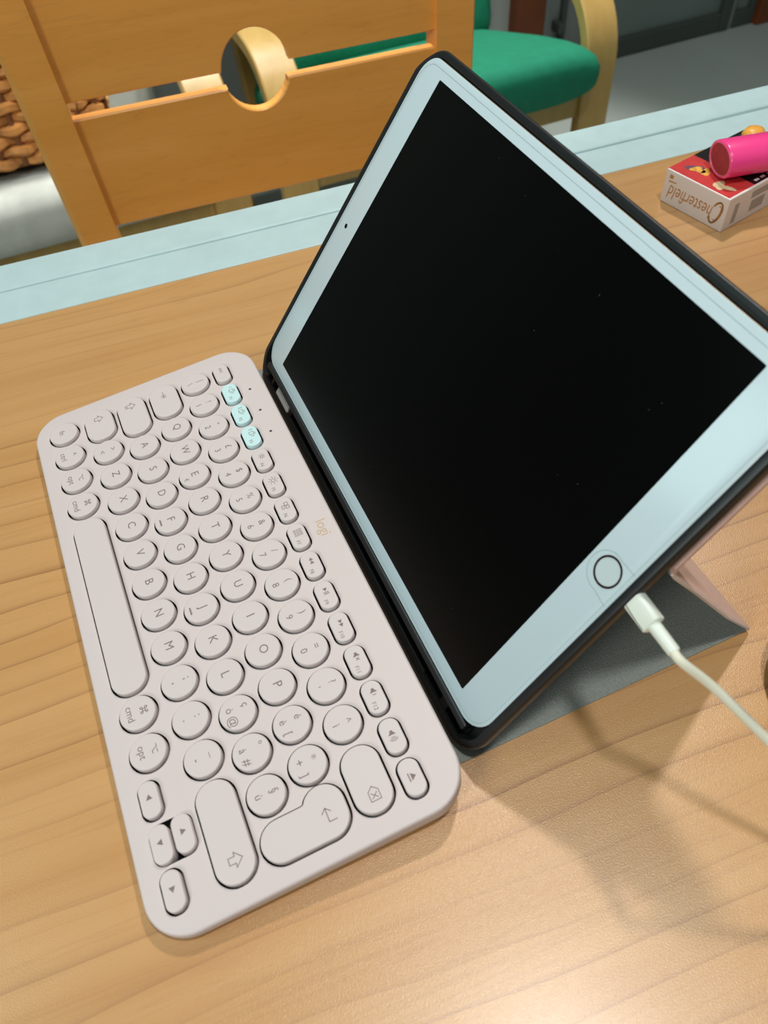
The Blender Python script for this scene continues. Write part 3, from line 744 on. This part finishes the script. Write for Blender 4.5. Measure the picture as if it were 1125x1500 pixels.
for y in (14, 332): MB().box(360, 392, yo(y), yo(y + 34), 0, h(-312), 3).build('front_leg', 'chair_wood', ch)
for y in (16, 344): MB().box(-5, 365, yo(y), yo(y + 20), h(-600), h(-570), 3).build('stretcher', 'chair_wood', ch)

# ================================================================== ARMCHAIRS
def armchair(name, yc, fabric, label, dz):
    """bentwood armchair facing the table; local x towards the table, z from the floor"""
    t = thing(name, (-1000, yc, FZ), label, 'armchair', group='bentwood armchairs facing the table')
    for s in (-1, 1):
        path = [(-560, s * 291, 14), (-300, s * 291, 12.5), (-80, s * 291, 12.5)]
        for k in range(7):
            a = math.radians(-90 + 90 * k / 6); path.append((-80 + 67 * math.cos(a), s * 291, 79.5 + 67 * math.sin(a)))
        path += [(-12.5, s * 291, 200), (-12.5, s * 291, h(-335))]
        for k in range(1, 10):
            a = math.radians(90 * k / 9); path.append((-12.5 - 115 + 115 * math.cos(a), s * 291, h(-335) + 115 * math.sin(a)))
        path += [(-250, s * 291, h(-216)), (-400, s * 291, h(-208)), (-560, s * 291, h(-196))]
        MB().sweep_rect(path, (0, 1, 0), 63, 25).build('arm_frame', 'birch', t, smooth=30)
        MB().sweep_rect([(-30, s * 250, 345), (-200, s * 250, 290), (-400, s * 250, 226)], (0, 1, 0), 20, 50).build('side_rail', 'birch', t)
        MB().sweep_rect([(-380, s * 250, 200), (-452, s * 250, 420), (-567, s * 250, 760), (-617, s * 250, 960)], (0, 1, 0), 24, 40).build('back_upright', 'birch', t)
    MB().box(-45, -10, -262, 262, 318, 366, 4).build('front_rail', 'birch', t)
    MB().box(-430, -395, -262, 262, 200, 245, 4).build('rear_rail', 'birch', t)
    for k in range(5): 
        z = 330 + k * 140; x = -440 - (z - 330) * 0.31
        MB().box(x - 8, x + 8, -250, 250, z, z + 45, 3).build('back_lath', 'birch', t)
    def pad(name, sect, w, th, bulge):
        rings = []
        N = len(sect)
        for i, (x, z) in enumerate(sect):
            x0, z0 = sect[max(i - 1, 0)]; x1, z1 = sect[min(i + 1, N - 1)]
            d = math.hypot(x1 - x0, z1 - z0); nx, nz = -(z1 - z0) / d, (x1 - x0) / d
            if nz < 0 or (abs(nz) < 1e-6 and nx < 0): nx, nz = -nx, -nz
            e = min(i, N - 1 - i); sh = (0.42, 0.8, 0.97)[e] if e < 3 else 1.0
            hw = w / 2 - (10, 4, 1)[e] if e < 3 else w / 2
            r_ = []
            for a in range(28):
                an = 2 * math.pi * a / 28; ca, sa = math.cos(an), math.sin(an)
                u = math.copysign(abs(ca) ** 0.28, ca); v = math.copysign(abs(sa) ** 0.55, sa)
                hh = th / 2 * sh * v
                r_.append((x + nx * hh, hw * u, z + nz * hh))
            rings.append(r_)
        MB().loft(rings).build(name, fabric, t, smooth=60)
    seat = [(52, 392), (46, 393), (34, 394), (10, 393), (-40, 386), (-120, 370), (-220, 346), (-320, 322), (-400, 302), (-425, 296), (-436, 293), (-440, 292)]
    pad('seat_cushion', [(x * (0.86 if x < 0 else 1), z + dz) for x, z in seat], 514, 90, 0)
    back = [(-415, 330), (-421, 345), (-428, 362), (-450, 430), (-490, 550), (-540, 690), (-580, 820), (-606, 910), (-614, 940), (-618, 955), (-620, 962)]
    pad('back_cushion', [(x + 75, z + dz) for x, z in back], 512, 80, 0)
    return t
armchair('armchair', 650, 'fabric_green', 'bentwood armchair with green cushions beyond the right side of the slatted chair', 24)
armchair('armchair', -52, 'fabric_grey', 'bentwood armchair with pale grey cushions holding the wicker basket', 20)

# ================================================================== WICKER BASKET
bk = thing('wicker_basket', (-1120, -97, FZ + 443), 'brown wicker basket standing on the grey armchair cushion', 'basket', Matrix.Rotation(math.radians(-13), 3, 'Y'))
BW, BD, BH = 188, 105, 240          # half width (y), half depth (x), height
def bout(grow, n):                   # rounded rectangle outline sampled evenly
    pts = rrect(-BD - grow, BD + grow, -BW - grow, BW + grow, 45, 10)
    L = [0]
    for a, b in zip(pts, pts[1:] + pts[:1]): L.append(L[-1] + math.hypot(b[0] - a[0], b[1] - a[1]))
    out = []
    for k in range(n):
        d = L[-1] * k / n; i = max(j for j in range(len(pts)) if L[j] <= d); a, b = pts[i], pts[(i + 1) % len(pts)]; t = (d - L[i]) / max(1e-9, L[i + 1] - L[i])
        out.append((a[0] + (b[0] - a[0]) * t, a[1] + (b[1] - a[1]) * t))
    return out
NS = 36
base = bout(0, NS)
for k in range(NS):
    x, y = base[k]
    MB().tube([(x * 0.97, y * 0.97, 4), (x, y, 30), (x * 1.04, y * 1.03, BH)], 4.5, 6).build('stake', 'wicker_dark', bk)
rows_ = 17
for r in range(rows_):
    z = 10 + r * (BH - 16) / (rows_ - 1); sc = 0.975 + 0.06 * r / rows_
    pts = []
    NN = NS * 6; ol = bout(0, NN); oi = bout(1, NN)
    for k in range(NN):
        ph = math.cos(math.pi * (k / 6.0) + math.pi * (r % 2))
        nx, ny = oi[k][0] - ol[k][0], oi[k][1] - ol[k][1]; nl = math.hypot(nx, ny) or 1
        pts.append((ol[k][0] * sc + nx / nl * 6.0 * ph, ol[k][1] * sc + ny / nl * 6.0 * ph, z + 1.5 * math.sin(k * 0.9 + r)))
    MB().tube(pts + [pts[0]], 7.0, 6, squash=1.05).build('weave_strand', 'wicker', bk, smooth=True)
MB().tube([(x * 1.045, y * 1.035, BH + 2) for x, y in bout(0, 72)] + [(bout(0, 72)[0][0] * 1.045, bout(0, 72)[0][1] * 1.035, BH + 2)], 10, 8).build('rim', 'wicker', bk, smooth=True)
MB().loft([ring(rrect(-BD + 4, BD - 4, -BW + 4, BW - 4, 40), 2), ring(rrect(-BD + 4, BD - 4, -BW + 4, BW - 4, 40), 10)]).build('bottom', 'wicker_dark', bk)
